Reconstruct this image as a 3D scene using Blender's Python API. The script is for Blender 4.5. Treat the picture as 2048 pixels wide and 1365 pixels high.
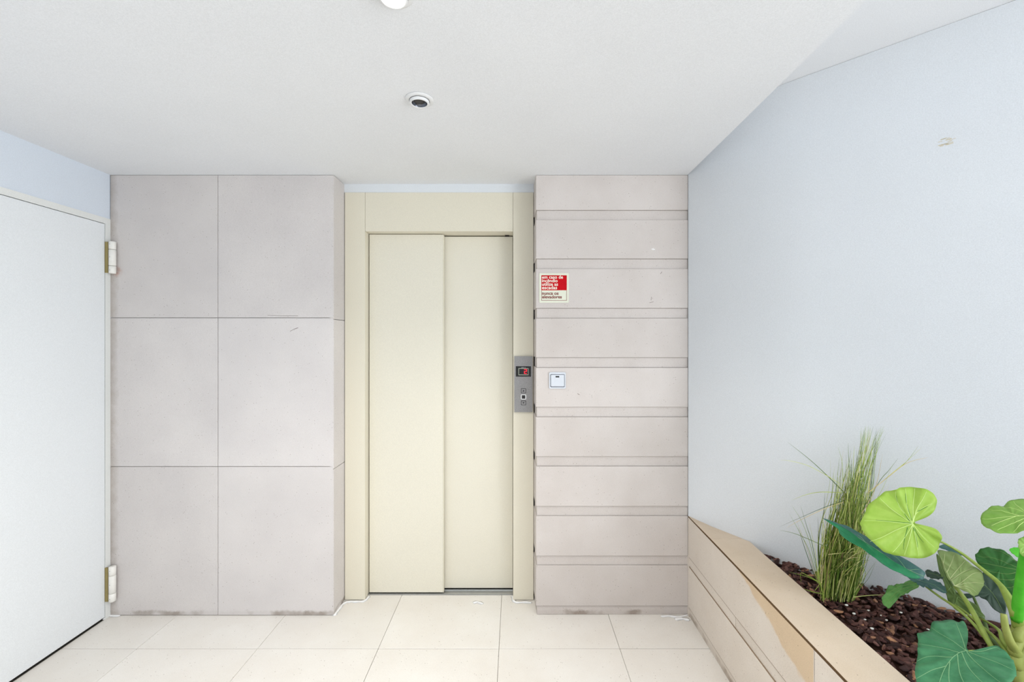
import bpy, bmesh, math, random
from mathutils import Vector, Matrix, noise
from mathutils.bvhtree import BVHTree
random.seed(7)
S = bpy.context.scene
for o in list(bpy.data.objects): bpy.data.objects.remove(o)
COL = S.collection
PI = math.pi

# ------------------------------------------------------------------ camera
F, CX, CY, H = 880.0, 1030.0, 680.0, 1.45      # focal length (px), vanishing point, eye height
cam = bpy.data.cameras.new('camera'); cam.sensor_width = 36; cam.lens = F/2048*36
cam.shift_x = (1024-CX)/2048; cam.shift_y = (CY-682.5)/2048
cam.clip_start = .05
co = bpy.data.objects.new('camera', cam); COL.objects.link(co)
co.location = (0, 0, H); co.rotation_euler = (PI/2, 0, 0); S.camera = co
# ------------------------------------------------------------------ world / light / exposure
w = bpy.data.worlds.new('sky'); S.world = w; w.use_nodes = True
bg = w.node_tree.nodes['Background']; bg.inputs[0].default_value = (.93, .97, 1, 1); bg.inputs[1].default_value = 2.2
def area(name, loc, rot, sx, sy, power, col):
    l = bpy.data.lights.new(name, 'AREA'); l.shape = 'RECTANGLE'; l.size = sx; l.size_y = sy
    l.energy = power; l.color = col
    o = bpy.data.objects.new(name, l); COL.objects.link(o); o.location = loc; o.rotation_euler = rot
area('entrance_daylight', (3.05, -1.05, 1.2), (0, PI/2, 0), 2.2, 2.7, 75, (.93, .97, 1))
def fill_spot(name, loc, power, size, col=(1, .965, .92)):     # added unseen fill lamps that brighten floor and lower walls
    l = bpy.data.lights.new(name, 'SPOT'); l.energy = power; l.spot_size = size; l.spot_blend = 1; l.color = col; l.shadow_soft_size = .12
    o = bpy.data.objects.new(name, l); COL.objects.link(o); o.location = loc
fill_spot('hall_fill_light', (-.35, -.15, 2.29), 72, 2.7)
fill_spot('hall_fill_light', (-1.2, .25, 2.29), 42, 2.7)
S.view_settings.view_transform = 'Standard'; S.view_settings.look = 'None'
S.view_settings.gamma = 1; S.view_settings.use_curve_mapping = False
S.view_settings.exposure = 0.2

# ------------------------------------------------------------------ helpers
def X(px, d): return (px-CX)/F*d
def Z(py, d): return H-(py-CY)/F*d
def UP(px, py, d): return Vector((X(px, d), d, Z(py, d)))
D = F*H/552            # face of the stone cladding
DA = D*1.058           # face of the lift frame
CEIL = H+330/F*D
CEIL2 = 2.56
XL = X(220, D)
def xe(d): return .908-.011*(D-d)      # line shared by planter front and dropped-ceiling edge
def lin(c):
    c = c/255
    return c/12.92 if c <= .04045 else ((c+.055)/1.055)**2.4
def rgb(*c): return (lin(c[0]), lin(c[1]), lin(c[2]), 1)

class NT:
    def __init__(s, name):
        s.m = bpy.data.materials.new(name); s.m.use_nodes = True
        s.t = s.m.node_tree; s.b = s.t.nodes['Principled BSDF']; s.out = s.t.nodes['Material Output']
    def n(s, t, **k):
        x = s.t.nodes.new(t)
        for a, v in k.items(): setattr(x, a, v)
        return x
    def l(s, a, b): s.t.links.new(a, b)
    def pos(s):
        return s.n('ShaderNodeNewGeometry').outputs['Position']
    def noise(s, scale, detail=3, rough=.5, vec=None):
        x = s.n('ShaderNodeTexNoise'); x.inputs['Scale'].default_value = scale
        x.inputs['Detail'].default_value = detail; x.inputs['Roughness'].default_value = rough
        s.l(vec or s.pos(), x.inputs['Vector']); return x.outputs['Fac']
    def ramp(s, fac, stops):
        r = s.n('ShaderNodeValToRGB'); e = r.color_ramp.elements
        while len(e) > 1: e.remove(e[0])
        e[0].position = stops[0][0]; e[0].color = stops[0][1]
        for p, c in stops[1:]:
            q = e.new(p); q.color = c
        s.l(fac, r.inputs[0]); return r.outputs[0]
    def mix(s, a, b, f, mode='MIX'):
        m = s.n('ShaderNodeMix', data_type='RGBA', blend_type=mode)
        for v, i in ((a, 6), (b, 7), (f, 0)):
            if hasattr(v, 'links') or hasattr(v, 'is_output'): s.l(v, m.inputs[i])
            else: m.inputs[i].default_value = v
        return m.outputs[2]
    def bump(s, h, st, dist=.002):
        b = s.n('ShaderNodeBump'); b.inputs['Strength'].default_value = st; b.inputs['Distance'].default_value = dist
        s.l(h, b.inputs['Height']); s.l(b.outputs[0], s.b.inputs['Normal'])
    def base(s, c, rough=.6, spec=.4, metal=0):
        if hasattr(c, 'is_output'): s.l(c, s.b.inputs['Base Color'])
        else: s.b.inputs['Base Color'].default_value = c
        s.b.inputs['Roughness'].default_value = rough
        s.b.inputs['Specular IOR Level'].default_value = spec
        s.b.inputs['Metallic'].default_value = metal
def sc(c, k): return (c[0]*k, c[1]*k, c[2]*k, 1)

def paint(name, c, rough=.7, spec=.25, var=.03, gran=.25):
    n = NT(name)
    a = n.ramp(n.noise(2.2, 4), [(.3, sc(c, 1-var)), (.7, sc(c, 1+var*.6))])
    g = n.ramp(n.noise(330, 2, .6), [(.3, (.93, .93, .93, 1)), (.7, (1.04, 1.04, 1.04, 1))])
    n.base(n.mix(a, g, 1.0, 'MULTIPLY'), rough, spec)
    n.bump(n.noise(260, 2), gran, .0012)
    return n.m
def plain(name, c, rough=.5, spec=.4, metal=0, var=.05):
    n = NT(name)
    a = n.ramp(n.noise(60, 2), [(.3, sc(c, 1-var)), (.7, sc(c, 1+var))])
    n.base(a, rough, spec, metal); return n.m
def stone(name, c, c2, rough=.55, spec=.3, pores=1.0, dirt=True, patch=None):
    n = NT(name)
    a = n.ramp(n.noise(3.0, 5, .6), [(.32, c2), (.68, c)])
    oi = n.n('ShaderNodeObjectInfo')
    t = n.ramp(oi.outputs['Random'], [(0, (.955, .95, .945, 1)), (1, (1.03, 1.03, 1.03, 1))])
    a = n.mix(a, t, 1.0, 'MULTIPLY')
    g = n.ramp(n.noise(430, 3, .75), [(.28, (.66, .64, .62, 1)), (.46, (.97, .97, .97, 1)), (.72, (1.06, 1.06, 1.06, 1))])
    a = n.mix(a, g, .85*pores, 'MULTIPLY')
    v = n.n('ShaderNodeTexVoronoi'); v.inputs['Scale'].default_value = 62; n.l(n.pos(), v.inputs['Vector'])
    sp = n.ramp(v.outputs['Distance'], [(.06, (.50, .45, .40, 1)), (.13, (1, 1, 1, 1))])
    rare = n.ramp(n.noise(23, 2), [(.46, (0, 0, 0, 1)), (.55, (1, 1, 1, 1))])
    a = n.mix(a, sp, rare, 'MULTIPLY')
    if dirt:
        sx = n.n('ShaderNodeSeparateXYZ'); n.l(n.pos(), sx.inputs[0])
        m = n.n('ShaderNodeMath', operation='MULTIPLY_ADD'); n.l(n.noise(28, 4, .7), m.inputs[0])
        m.inputs[1].default_value = -.034; n.l(sx.outputs[2], m.inputs[2])
        dd = n.ramp(m.outputs[0], [(-.0, (.50, .45, .40, 1)), (.012, (1, 1, 1, 1))])
        dd.node.color_ramp.elements[0].position = 0.0
        a = n.mix(a, dd, n.ramp(n.noise(7, 3), [(.46, (.12, .12, .12, 1)), (.62, (.9, .9, .9, 1))]), 'MULTIPLY')
    if patch: a = patch(n, a)
    n.base(a, rough, spec)
    n.bump(n.noise(240, 3, .6), .25, .0008)
    return n.m

def damp(n, a):      # the wet, ochre-stained patch on the long planter stone (a stain with its own outline)
    sx = n.n('ShaderNodeSeparateXYZ'); n.l(n.pos(), sx.inputs[0])
    def M(op, p, q, r=None):
        m = n.n('ShaderNodeMath', operation=op)
        for i, v in enumerate((p, q, r)):
            if v is None: continue
            if hasattr(v, 'is_output'): n.l(v, m.inputs[i])
            else: m.inputs[i].default_value = v
        return m.outputs[0]
    nz = M('MULTIPLY_ADD', n.noise(14, 3), .06, -.03)
    y, z = sx.outputs[1], sx.outputs[2]
    # lower edge of the stain rises with distance: z > .515 - (1.74-y)*k
    e = M('SUBTRACT', z, M('MULTIPLY_ADD', y, .34, -.085))
    e = M('ADD', e, nz)
    near = M('GREATER_THAN', y, 1.323)
    msk = n.ramp(e, [(0.0, (0, 0, 0, 1)), (.012, (1, 1, 1, 1))])
    msk = n.mix((0, 0, 0, 1), msk, near)
    return n.mix(a, (.93, .80, .62, 1), msk, 'MULTIPLY')

def edgegrime(n, a):   # old grime and rust along the door side of the left cladding
    sx = n.n('ShaderNodeSeparateXYZ'); n.l(n.pos(), sx.inputs[0])
    m = n.n('ShaderNodeMath', operation='MULTIPLY_ADD'); n.l(n.noise(16, 4, .65), m.inputs[0])
    m.inputs[1].default_value = -.06; n.l(sx.outputs[0], m.inputs[2])
    k = n.n('ShaderNodeMath', operation='SUBTRACT'); n.l(m.outputs[0], k.inputs[0]); k.inputs[1].default_value = XL-.03
    g = n.ramp(k.outputs[0], [(0.0, (.62, .58, .53, 1)), (.045, (1, 1, 1, 1))])
    a = n.mix(a, g, .8, 'MULTIPLY')
    d = n.n('ShaderNodeVectorMath', operation='DISTANCE'); n.l(n.pos(), d.inputs[0]); d.inputs[1].default_value = (XL+.036, D, Z(543, D))
    r = n.ramp(d.outputs['Value'], [(.004, (.80, .52, .44, 1)), (.035, (1, 1, 1, 1))])
    return n.mix(a, r, n.ramp(n.noise(60, 3), [(.35, (.2, .2, .2, 1)), (.6, (1, 1, 1, 1))]), 'MULTIPLY')
M_ceil = paint('ceiling_paint', rgb(236, 238, 241), .85, .15, .02, .15)
M_wall = paint('wall_paint', rgb(228, 232, 236), .8, .2, .02, .3)
M_wallL = paint('upper_wall_paint', rgb(222, 230, 240), .8, .2, .02, .3)
M_door = paint('door_lacquer', rgb(236, 240, 243), .35, .4, .01, .05)
M_frame_door = paint('door_frame_lacquer', rgb(234, 236, 234), .4, .4, .02, .05)
M_stone = stone('limestone', rgb(222, 217, 215), rgb(213, 208, 207), pores=1.15, patch=edgegrime)
M_stoneR = stone('limestone_boards', rgb(217, 210, 206), rgb(207, 199, 194), pores=1.15)
M_plant = stone('planter_stone', rgb(227, 218, 207), rgb(217, 206, 193))
M_plantwet = stone('planter_stone_damp', rgb(227, 218, 207), rgb(217, 206, 193), patch=damp)
M_cap = stone('cap_stone', rgb(222, 206, 186), rgb(208, 189, 165), pores=.7, dirt=False)
M_tile = stone('floor_tile_stone', rgb(242, 239, 233), rgb(235, 230, 222), .32, .45, pores=.6, dirt=False)
M_grout = plain('grout', rgb(136, 122, 106), .9, .1)
M_lift = paint('lift_cream_lacquer', rgb(229, 223, 205), .42, .4, .015, .1)
M_liftD = paint('lift_door_cream_lacquer', rgb(231, 226, 210), .38, .4, .015, .1)
M_alu = plain('aluminium', rgb(190, 192, 192), .35, .5, .9)
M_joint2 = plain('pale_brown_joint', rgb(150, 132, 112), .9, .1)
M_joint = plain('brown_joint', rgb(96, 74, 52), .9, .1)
M_dark = plain('dark_gap', rgb(40, 38, 36), .8, .2)
M_steel = NT('brushed_steel')
M_steel.base(M_steel.ramp(M_steel.noise(420, 2), [(.3, rgb(128, 127, 127)), (.7, rgb(172, 170, 170))]), .45, .5, .55); M_steel = M_steel.m
M_black = plain('black_plastic', rgb(16, 16, 17), .25, .5)
M_white = plain('white_plastic', rgb(214, 219, 227), .4, .45, var=.01)
M_white2 = plain('white_enamel', rgb(232, 233, 234), .4, .4, var=.01)
M_hinge = plain('hinge_lacquer', rgb(240, 238, 232), .35, .45, var=.02)
M_brass = plain('brass', rgb(160, 145, 95), .45, .5, .4)
M_seal = plain('white_sealant', rgb(248, 248, 248), .5, .4, var=.02)
M_signw = plain('sign_cream', rgb(226, 228, 210), .4, .4, var=.02)
M_red = plain('sign_red', rgb(196, 6, 22), .5, .12, var=.06)
M_signt = plain('sign_white_lettering', rgb(248, 238, 226), .5, .3, var=.01)
M_signd = plain('sign_brown_lettering', rgb(128, 48, 44), .5, .3, var=.01)
M_olive = plain('display_rim', rgb(170, 175, 160), .4, .4)
M_scuff = plain('scuffed_plaster', rgb(214, 200, 160), .9, .1)
M_mark = plain('grey_scratch', rgb(140, 130, 124), .9, .1)
def emit(name, c, st):
    n = NT(name); n.base(c, .4)
    n.b.inputs['Emission Color'].default_value = c; n.b.inputs['Emission Strength'].default_value = st
    return n.m
M_led = emit('red_segment', rgb(235, 30, 50), 1.2)
M_lamp = emit('lit_lamp', (1, .97, .92, 1), 14)
M_refl = plain('lamp_reflector', rgb(96, 100, 108), .25, .6, .9)
M_lampdark = plain('lamp_inside', rgb(46, 44, 44), .4, .4)
M_soil = plain('soil', rgb(62, 42, 35), .95, .1)
def island(name, stops, rough=.6, spec=.3, trans=0, nscale=40, nvar=.2):
    n = NT(name)
    g = n.n('ShaderNodeNewGeometry')
    oi = n.n('ShaderNodeObjectInfo'); ad = n.n('ShaderNodeMath', operation='ADD'); n.l(g.outputs['Random Per Island'], ad.inputs[0]); n.l(oi.outputs['Random'], ad.inputs[1])
    fr = n.n('ShaderNodeMath', operation='FRACT'); n.l(ad.outputs[0], fr.inputs[0])
    a = n.ramp(fr.outputs[0], stops)
    v = n.ramp(n.noise(nscale, 3), [(.3, (1-nvar,)*3+(1,)), (.7, (1+nvar,)*3+(1,))])
    c = n.mix(a, v, 1.0, 'MULTIPLY'); n.base(c, rough, spec)
    if trans:
        t = n.n('ShaderNodeBsdfTranslucent'); n.l(c, t.inputs[0])
        ms = n.n('ShaderNodeMixShader'); ms.inputs[0].default_value = trans
        n.l(n.b.outputs[0], ms.inputs[1]); n.l(t.outputs[0], ms.inputs[2]); n.l(ms.outputs[0], n.out.inputs[0])
    n.bump(n.noise(180, 3), .3, .001)
    return n.m
M_bark = island('bark', [(0, rgb(44, 26, 24)), (.35, rgb(66, 40, 36)), (.65, rgb(84, 53, 47)), (.9, rgb(102, 72, 66)), (1, rgb(168, 124, 92))], .75, .3, 0, 90, .35)
M_pebble = plain('white_grit', rgb(232, 232, 226), .6, .3)
M_grass = island('grass_blade', [(0, rgb(58, 82, 30)), (.28, rgb(96, 126, 46)), (.48, rgb(138, 162, 66)), (.66, rgb(178, 192, 96)), (.84, rgb(212, 214, 140)), (.94, rgb(216, 198, 148)), (1, rgb(132, 100, 72))], .5, .3, .2)
def leafmat(name, c, c2, trans=.2, rough=.45, nscale=34):
    n = NT(name)
    a = n.ramp(n.noise(nscale, 4, .6), [(.3, c2), (.7, c)])
    n.base(a, rough, .35)
    t = n.n('ShaderNodeBsdfTranslucent'); n.l(a, t.inputs[0])
    ms = n.n('ShaderNodeMixShader'); ms.inputs[0].default_value = trans
    n.l(n.b.outputs[0], ms.inputs[1]); n.l(t.outputs[0], ms.inputs[2]); n.l(ms.outputs[0], n.out.inputs[0])
    n.bump(n.noise(300, 2), .2, .0006)
    return n.m
L_lime = leafmat('lime_leaf', rgb(184, 216, 100), rgb(168, 206, 80), .3)
L_lime2 = leafmat('pale_lime_leaf', rgb(150, 192, 92), rgb(128, 176, 72), .25)
L_teal = leafmat('teal_leaf', rgb(80, 146, 102), rgb(56, 118, 80), .1)
L_teal2 = leafmat('blue_green_leaf', rgb(84, 122, 120), rgb(58, 104, 98), .1)
L_litfold = leafmat('emerald_lit_half', rgb(52, 142, 96), rgb(34, 118, 78), .15)  # light on the folded lower half, put into the colour
L_sage = leafmat('sage_leaf', rgb(156, 176, 114), rgb(136, 160, 94), .15)
L_olive = leafmat('olive_leaf', rgb(94, 116, 58), rgb(72, 96, 42), .1)
L_green = leafmat('deep_green_leaf', rgb(56, 114, 48), rgb(38, 92, 34), .15)
L_mid = leafmat('mid_green_leaf', rgb(106, 158, 82), rgb(66, 126, 58), .15)
L_dark = leafmat('dark_green_leaf', rgb(52, 76, 58), rgb(36, 58, 42), .05)  # leaves of a very dark green
L_bright = leafmat('bright_green_stem', rgb(104, 208, 64), rgb(80, 192, 46), .2)
V_lime = plain('lime_vein', rgb(206, 232, 142), .5); V_dkv = plain('dark_vein', rgb(70, 130, 40), .5)
V_teal = plain('pale_teal_vein', rgb(132, 178, 130), .5); V_sage = plain('sage_vein', rgb(196, 204, 150), .5)
V_dk = plain('dull_vein', rgb(120, 150, 84), .5)
M_stalk = leafmat('stalk_green', rgb(168, 176, 98), rgb(146, 158, 78), .05)
M_stalk2 = leafmat('petiole_green', rgb(158, 176, 88), rgb(132, 156, 66), .05)

ORG = {}
def setp(o, **k):
    for a, v in k.items():
        if v: o[a] = v
def thing(name, loc, label, cat, group=None):
    o = bpy.data.objects.new(name, None); COL.objects.link(o); o.location = loc; o.empty_display_size = .05
    ORG[o.name] = Vector(loc); setp(o, label=label, category=cat, group=group); return o
def link(name, me, parent=None, loc=None):
    o = bpy.data.objects.new(name, me); COL.objects.link(o)
    if parent: o.parent = parent
    return o
def finish(name, bm, mat, parent=None, smooth=False, bev=0, seg=1, mod=None):
    org = ORG[parent.name] if parent else Vector((0, 0, 0))
    if bev:
        bmesh.ops.bevel(bm, geom=[e for e in bm.edges], offset=bev, segments=seg, affect='EDGES', profile=.5)
    bmesh.ops.recalc_face_normals(bm, faces=bm.faces)
    if org.length: bmesh.ops.translate(bm, verts=bm.verts, vec=-org)
    me = bpy.data.meshes.new(name); bm.to_mesh(me); bm.free()
    me.materials.append(mat)
    if smooth:
        for p in me.polygons: p.use_smooth = True
    o = link(name, me, parent); ORG[o.name] = org
    return o
def hexa(bm, lo, hi):
    """lo, hi: four (x,y,z) each, counter-clockwise"""
    v = [bm.verts.new(p) for p in list(lo)+list(hi)]
    for f in ((3, 2, 1, 0), (4, 5, 6, 7), (0, 1, 5, 4), (1, 2, 6, 5), (2, 3, 7, 6), (3, 0, 4, 7)):
        bm.faces.new([v[i] for i in f])
def addbox(bm, x0, x1, y0, y1, z0, z1):
    hexa(bm, [(x0, y0, z0), (x1, y0, z0), (x1, y1, z0), (x0, y1, z0)], [(x0, y0, z1), (x1, y0, z1), (x1, y1, z1), (x0, y1, z1)])
def box(name, x0, x1, y0, y1, z0, z1, mat, parent=None, bev=0, seg=1, smooth=False):
    bm = bmesh.new(); addbox(bm, x0, x1, y0, y1, z0, z1); return finish(name, bm, mat, parent, smooth, bev, seg)
def prism(name, pts, z0, z1, mat, parent=None, bev=0):
    bm = bmesh.new(); a = [bm.verts.new((x, y, z0)) for x, y in pts]; b = [bm.verts.new((x, y, z1)) for x, y in pts]
    bm.faces.new(a[::-1]); bm.faces.new(b); n = len(pts)
    for i in range(n): bm.faces.new((a[i], a[(i+1) % n], b[(i+1) % n], b[i]))
    return finish(name, bm, mat, parent, False, bev)
def rrect(bm, cx, cz, hw, hh, r, y0, y1, n=5, taper=0):
    """rounded rectangle plate facing -Y"""
    rings = []
    for y, sh in ((y1, 0), (y0+(y1-y0)*.35, 0), (y0, taper)):
        ring = []
        for qx, qz, a0 in ((1, 1, 0), (-1, 1, 90), (-1, -1, 180), (1, -1, 270)):
            for k in range(n):
                a = math.radians(a0+90*k/(n-1))
                ring.append(bm.verts.new((cx+qx*(hw-r)+(r-sh)*math.cos(a), y, cz+qz*(hh-r)+(r-sh)*math.sin(a))))
        rings.append(ring)
    for A, B in zip(rings, rings[1:]):
        for i in range(len(A)): bm.faces.new((A[i], A[(i+1) % len(A)], B[(i+1) % len(A)], B[i]))
    bm.faces.new(rings[0]); bm.faces.new(rings[-1][::-1])
def plate(name, cx, cz, hw, hh, r, y0, y1, mat, parent, taper=0):
    bm = bmesh.new(); rrect(bm, cx, cz, hw, hh, r, y0, y1, taper=taper); return finish(name, bm, mat, parent)
def lathe(name, prof, c, mat, parent=None, n=40, smooth=True, cap=None):
    bm = bmesh.new(); rings = []
    for r, z in prof:
        rings.append([bm.verts.new((c[0]+r*math.cos(2*PI*k/n), c[1]+r*math.sin(2*PI*k/n), c[2]+z)) for k in range(n)])
    for A, B in zip(rings, rings[1:]):
        for i in range(n): bm.faces.new((A[i], A[(i+1) % n], B[(i+1) % n], B[i]))
    if cap in ('end', 'both'): bm.faces.new(rings[-1])
    if cap in ('start', 'both'): bm.faces.new(rings[0][::-1])
    o = finish(name, bm, mat, parent, smooth)
    return o
def crom(pts, sub=6, closed=False):
    out = []; n = len(pts)
    rng = n if closed else n-1
    for i in range(rng):
        if closed: p = [pts[(i+k-1) % n] for k in range(4)]
        else: p = [pts[max(0, min(n-1, i+k-1))] for k in range(4)]
        for s in range(sub):
            t = s/sub
            out.append(.5*((2*p[1])+(-p[0]+p[2])*t+(2*p[0]-5*p[1]+4*p[2]-p[3])*t*t+(-p[0]+3*p[1]-3*p[2]+p[3])*t**3))
    if not closed: out.append(pts[-1].copy())
    return out
def addtube(bm, path, radii, n=8, flat=1.0, up=None):
    rings = []; up = up or Vector((0.3, -1, .2)).normalized()
    for i, p in enumerate(path):
        t = (path[min(i+1, len(path)-1)]-path[max(i-1, 0)])
        if t.length < 1e-9: t = Vector((0, 0, 1))
        t.normalize(); a = t.cross(up)
        if a.length < 1e-4: a = t.cross(Vector((1, 0, 0)))
        a.normalize(); b = t.cross(a)
        r = radii[i] if hasattr(radii, '__len__') else radii
        rings.append([bm.verts.new(p+a*(r*math.cos(2*PI*k/n))+b*(r*flat*math.sin(2*PI*k/n))) for k in range(n)])
    for A, B in zip(rings, rings[1:]):
        for i in range(n): bm.faces.new((A[i], A[(i+1) % n], B[(i+1) % n], B[i]))
    bm.faces.new(rings[0][::-1]); bm.faces.new(rings[-1])
def lerps(vals, m):
    n = len(vals); out = []
    for i in range(m):
        u = i/(m-1)*(n-1); k = min(int(u), n-2); out.append(vals[k]+(vals[k+1]-vals[k])*(u-k))
    return out

# ------------------------------------------------------------------ setting: floor and tiles
YB = -2.5
def struct(o): o['kind'] = 'structure'; return o
floor = struct(box('floor', XL-.12, 3.1, YB, 2.62, -.06, -.006, M_grout))
TW = 241.5*H/618; TY = F*H/618; x0t = X(998, TY)
cols = [x0t+TW*k for k in range(-5, 5)]; rows = [TY-TW*k for k in range(-1, 8)]
g = .0008
RND = random.Random(3)
for i in range(len(cols)-1):
    for j in range(len(rows)-1):
        xa, xb = cols[i]+g, cols[i+1]-g; yb, ya = rows[j]-g*2.3, rows[j+1]+g*2.3
        xa = max(xa, XL); ya = max(ya, YB); yb = min(yb, 2.498)
        if xb-xa < .03 or yb-ya < .03 or xa > 3.0: continue
        if xa >= .9: continue
        xb = min(xb, 1.0)
        dz = RND.uniform(-.0006, .0004)
        box('floor_tile', xa, xb, ya, yb, -.006, dz, M_tile, floor, .0012)
# ------------------------------------------------------------------ back wall, stone cladding
bm = bmesh.new()
xa = X(668, D); xr = .1103; xr2 = X(1067.4, DA)
addbox(bm, XL-.12, xa-.022, D+.022, D+.5, -.006, CEIL2)          # behind left cladding
addbox(bm, xa-.022, xr+.03, DA+.16, D+.5, -.006, CEIL2)          # behind the lift
addbox(bm, xa-.022, xr+.03, DA+.003, DA+.16, Z(385, DA), CEIL2)  # white band over the lift frame
addbox(bm, xr+.03, 1.1, DA+.025, D+.5, -.006, CEIL2)
wall_back = struct(finish('wall_back', bm, M_wall))
zs = [CEIL, Z(636, D), Z(934, D), .001]; xs = [XL, X(435.5, D), xa-.0045]
g = .0012
for i in range(2):
    for j in range(3):
        box('stone_panel', xs[i]+g, xs[i+1]-g, D+random.uniform(-.0005, .0008), D+.022, zs[j+1]+g, zs[j]-g, M_stone, wall_back, .0015)
zs2 = [CEIL, Z(640, D*1.02), Z(934, D*1.02), .001]
for j in range(3):
    bm = bmesh.new()
    hexa(bm, [(xa-.022, D+.002, zs2[j+1]+g), (xa-.002, D+.0005, zs2[j+1]+g), (X(688.5, DA), DA+.02, zs2[j+1]+g), (xa-.022, DA+.02, zs2[j+1]+g)],
             [(xa-.022, D+.002, zs2[j]-g), (xa-.002, D+.0005, zs2[j]-g), (X(688.5, DA), DA+.02, zs2[j]-g), (xa-.022, DA+.02, zs2[j]-g)])
    finish('stone_return', bm, M_stone, wall_back, bev=.0012)
seams = [349, 420.5, 439.5, 518, 537.5, 617, 636.5, 716, 735.5, 815, 834.5, 914, 933.5, 1013.5, 1033, 1113, 1132, 1213, 1232]
for k in range(len(seams)-1):
    za, zb = Z(seams[k], D), Z(seams[k+1], D)
    strip = k % 2 == 1
    ins = .009 if strip else 0
    zt = CEIL if k == 0 else za; zb = max(zb, .001)
    gg = .0003 if strip else .0010
    xe0 = .9089 if not strip else .911
    bm = bmesh.new()
    lo = [(xr+ins*.6, D+ins, zb+gg), (xe0, D+ins, zb+gg), (xe0, DA+.025, zb+gg), (xr2+ins*.6, DA+.02, zb+gg)]
    hi = [(x, y, zt-gg) for x, y, z in lo]
    hexa(bm, lo, hi)
    finish('stone_strip' if strip else 'stone_board', bm, M_stoneR, wall_back, bev=0 if strip else .0016)
# scratches and small white marks on the cladding
def marks(name, strokes, mat, parent, d, wdt=.0012, proud=.0007):
    bm = bmesh.new()
    for s in strokes:
        pts = [UP(px, py, d-proud) for px, py in s]
        for a, b in zip(pts, pts[1:]):
            t = (b-a).normalized(); q = Vector((-t.z, 0, t.x))*wdt*.5*random.uniform(.6, 1.2)
            hexa(bm, [a-q, b-q, b-q+Vector((0, proud+.0004, 0)), a-q+Vector((0, proud+.0004, 0))], [a+q, b+q, b+q+Vector((0, proud+.0004, 0)), a+q+Vector((0, proud+.0004, 0))])
    return finish(name, bm, mat, parent)
marks('scratch', [[(580, 663), (588, 659), (596, 656)]], M_mark, wall_back, D, .003)
marks('scratch', [[(535, 631), (560, 632), (596, 632)]], M_mark, wall_back, D, .0025)
marks('scratch', [[(1302, 601), (1303, 594)], [(1299, 606), (1307, 604)], [(1321, 548), (1324, 544)], [(1155, 788), (1159, 790)]], M_mark, wall_back, D, .003)
marks('white_mark', [[(1303, 499), (1308, 497)], [(1305, 500), (1310, 499)]], M_seal, wall_back, D, .004)

# ------------------------------------------------------------------ right wall (diagonal, softly bent)
poly = [Vector((.909, D-.002, 0))]; NS = 30
for i in range(NS):
    th = math.radians(24+22*(i+.5)/NS)
    poly.append(poly[-1]+Vector((math.sin(th), -math.cos(th), 0))*.6/NS)
WC = poly[-1].x+poly[-1].y
poly += [Vector((2.6, WC-2.6, 0)), Vector((2.75, WC-2.75, 0))]
bm = bmesh.new()
back = [Vector((p.x+.15, p.y+.12, 0)) for p in poly]
back[0] = Vector((1.07, D+.35, 0))
A = [[bm.verts.new((p.x, p.y, z)) for p in poly] for z in (-.006, CEIL2)]
B = [[bm.verts.new((p.x, p.y, z)) for p in back] for z in (-.006, CEIL2)]
for i in range(len(poly)-1):
    bm.faces.new((A[0][i], A[0][i+1], A[1][i+1], A[1][i])); bm.faces.new((B[0][i+1], B[0][i], B[1][i], B[1][i+1]))
    bm.faces.new((A[1][i], A[1][i+1], B[1][i+1], B[1][i])); bm.faces.new((A[0][i+1], A[0][i], B[0][i], B[0][i+1]))
for i in (0, len(poly)-1): bm.faces.new((A[0][i], A[1][i], B[1][i], B[0][i]))
wall_right = struct(finish('wall_right', bm, M_wall))
for p in wall_right.data.polygons:
    p.use_smooth = abs(p.normal.z) < .3
wall_right.data.set_sharp_from_angle(angle=.5)
wall_front = struct(box('wall_front', XL-.12, 3.1, YB-.12, YB, -.006, CEIL2, M_wall))
def wall_d(px):     # depth of the curved wall along a pixel column
    k = (px-CX)/F
    for p, q in zip(poly, poly[1:]):
        fa, fb = p.x-k*p.y, q.x-k*q.y
        if fa <= 0 <= fb: return p.y+(q.y-p.y)*(-fa)/(fb-fa+1e-9)
    return D
bm = bmesh.new(); r = random.Random(5)
for k in range(15):
    px = r.uniform(1876, 1900); py = 296-(px-1872)*.22-r.uniform(0, 15)
    l = r.uniform(6, 14); a = UP(px, py, wall_d(px)); b = UP(px+l, py-l*.3, wall_d(px+l))
    nrm = Vector((-.707, -.707, 0))*.0006; q = Vector((0, 0, 1))*r.uniform(.0004, .0011)
    hexa(bm, [a-q-nrm, b-q-nrm, b-q+nrm, a-q+nrm], [a+q-nrm, b+q-nrm, b+q+nrm, a+q+nrm])
finish('scuff_mark', bm, M_scuff, wall_right)['label'] = 'yellowish scuff mark in the white plaster'

# ------------------------------------------------------------------ ceilings
ceiling = struct(prism('ceiling', [(XL-.12, YB), (xe(YB), YB), (xe(1.5), 1.5), (.908, D), (.908, DA+.01), (XL-.12, DA+.01)], CEIL, CEIL2+.001, M_ceil))
tr = struct(prism('trim_1', [(.8, YB), (3.1, YB), (3.1, 2.5), (.8, 2.5)], CEIL2+.001, CEIL2+.08, M_ceil))
tr['label'] = 'raised ceiling over the planter beside the dropped ceiling'

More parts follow.
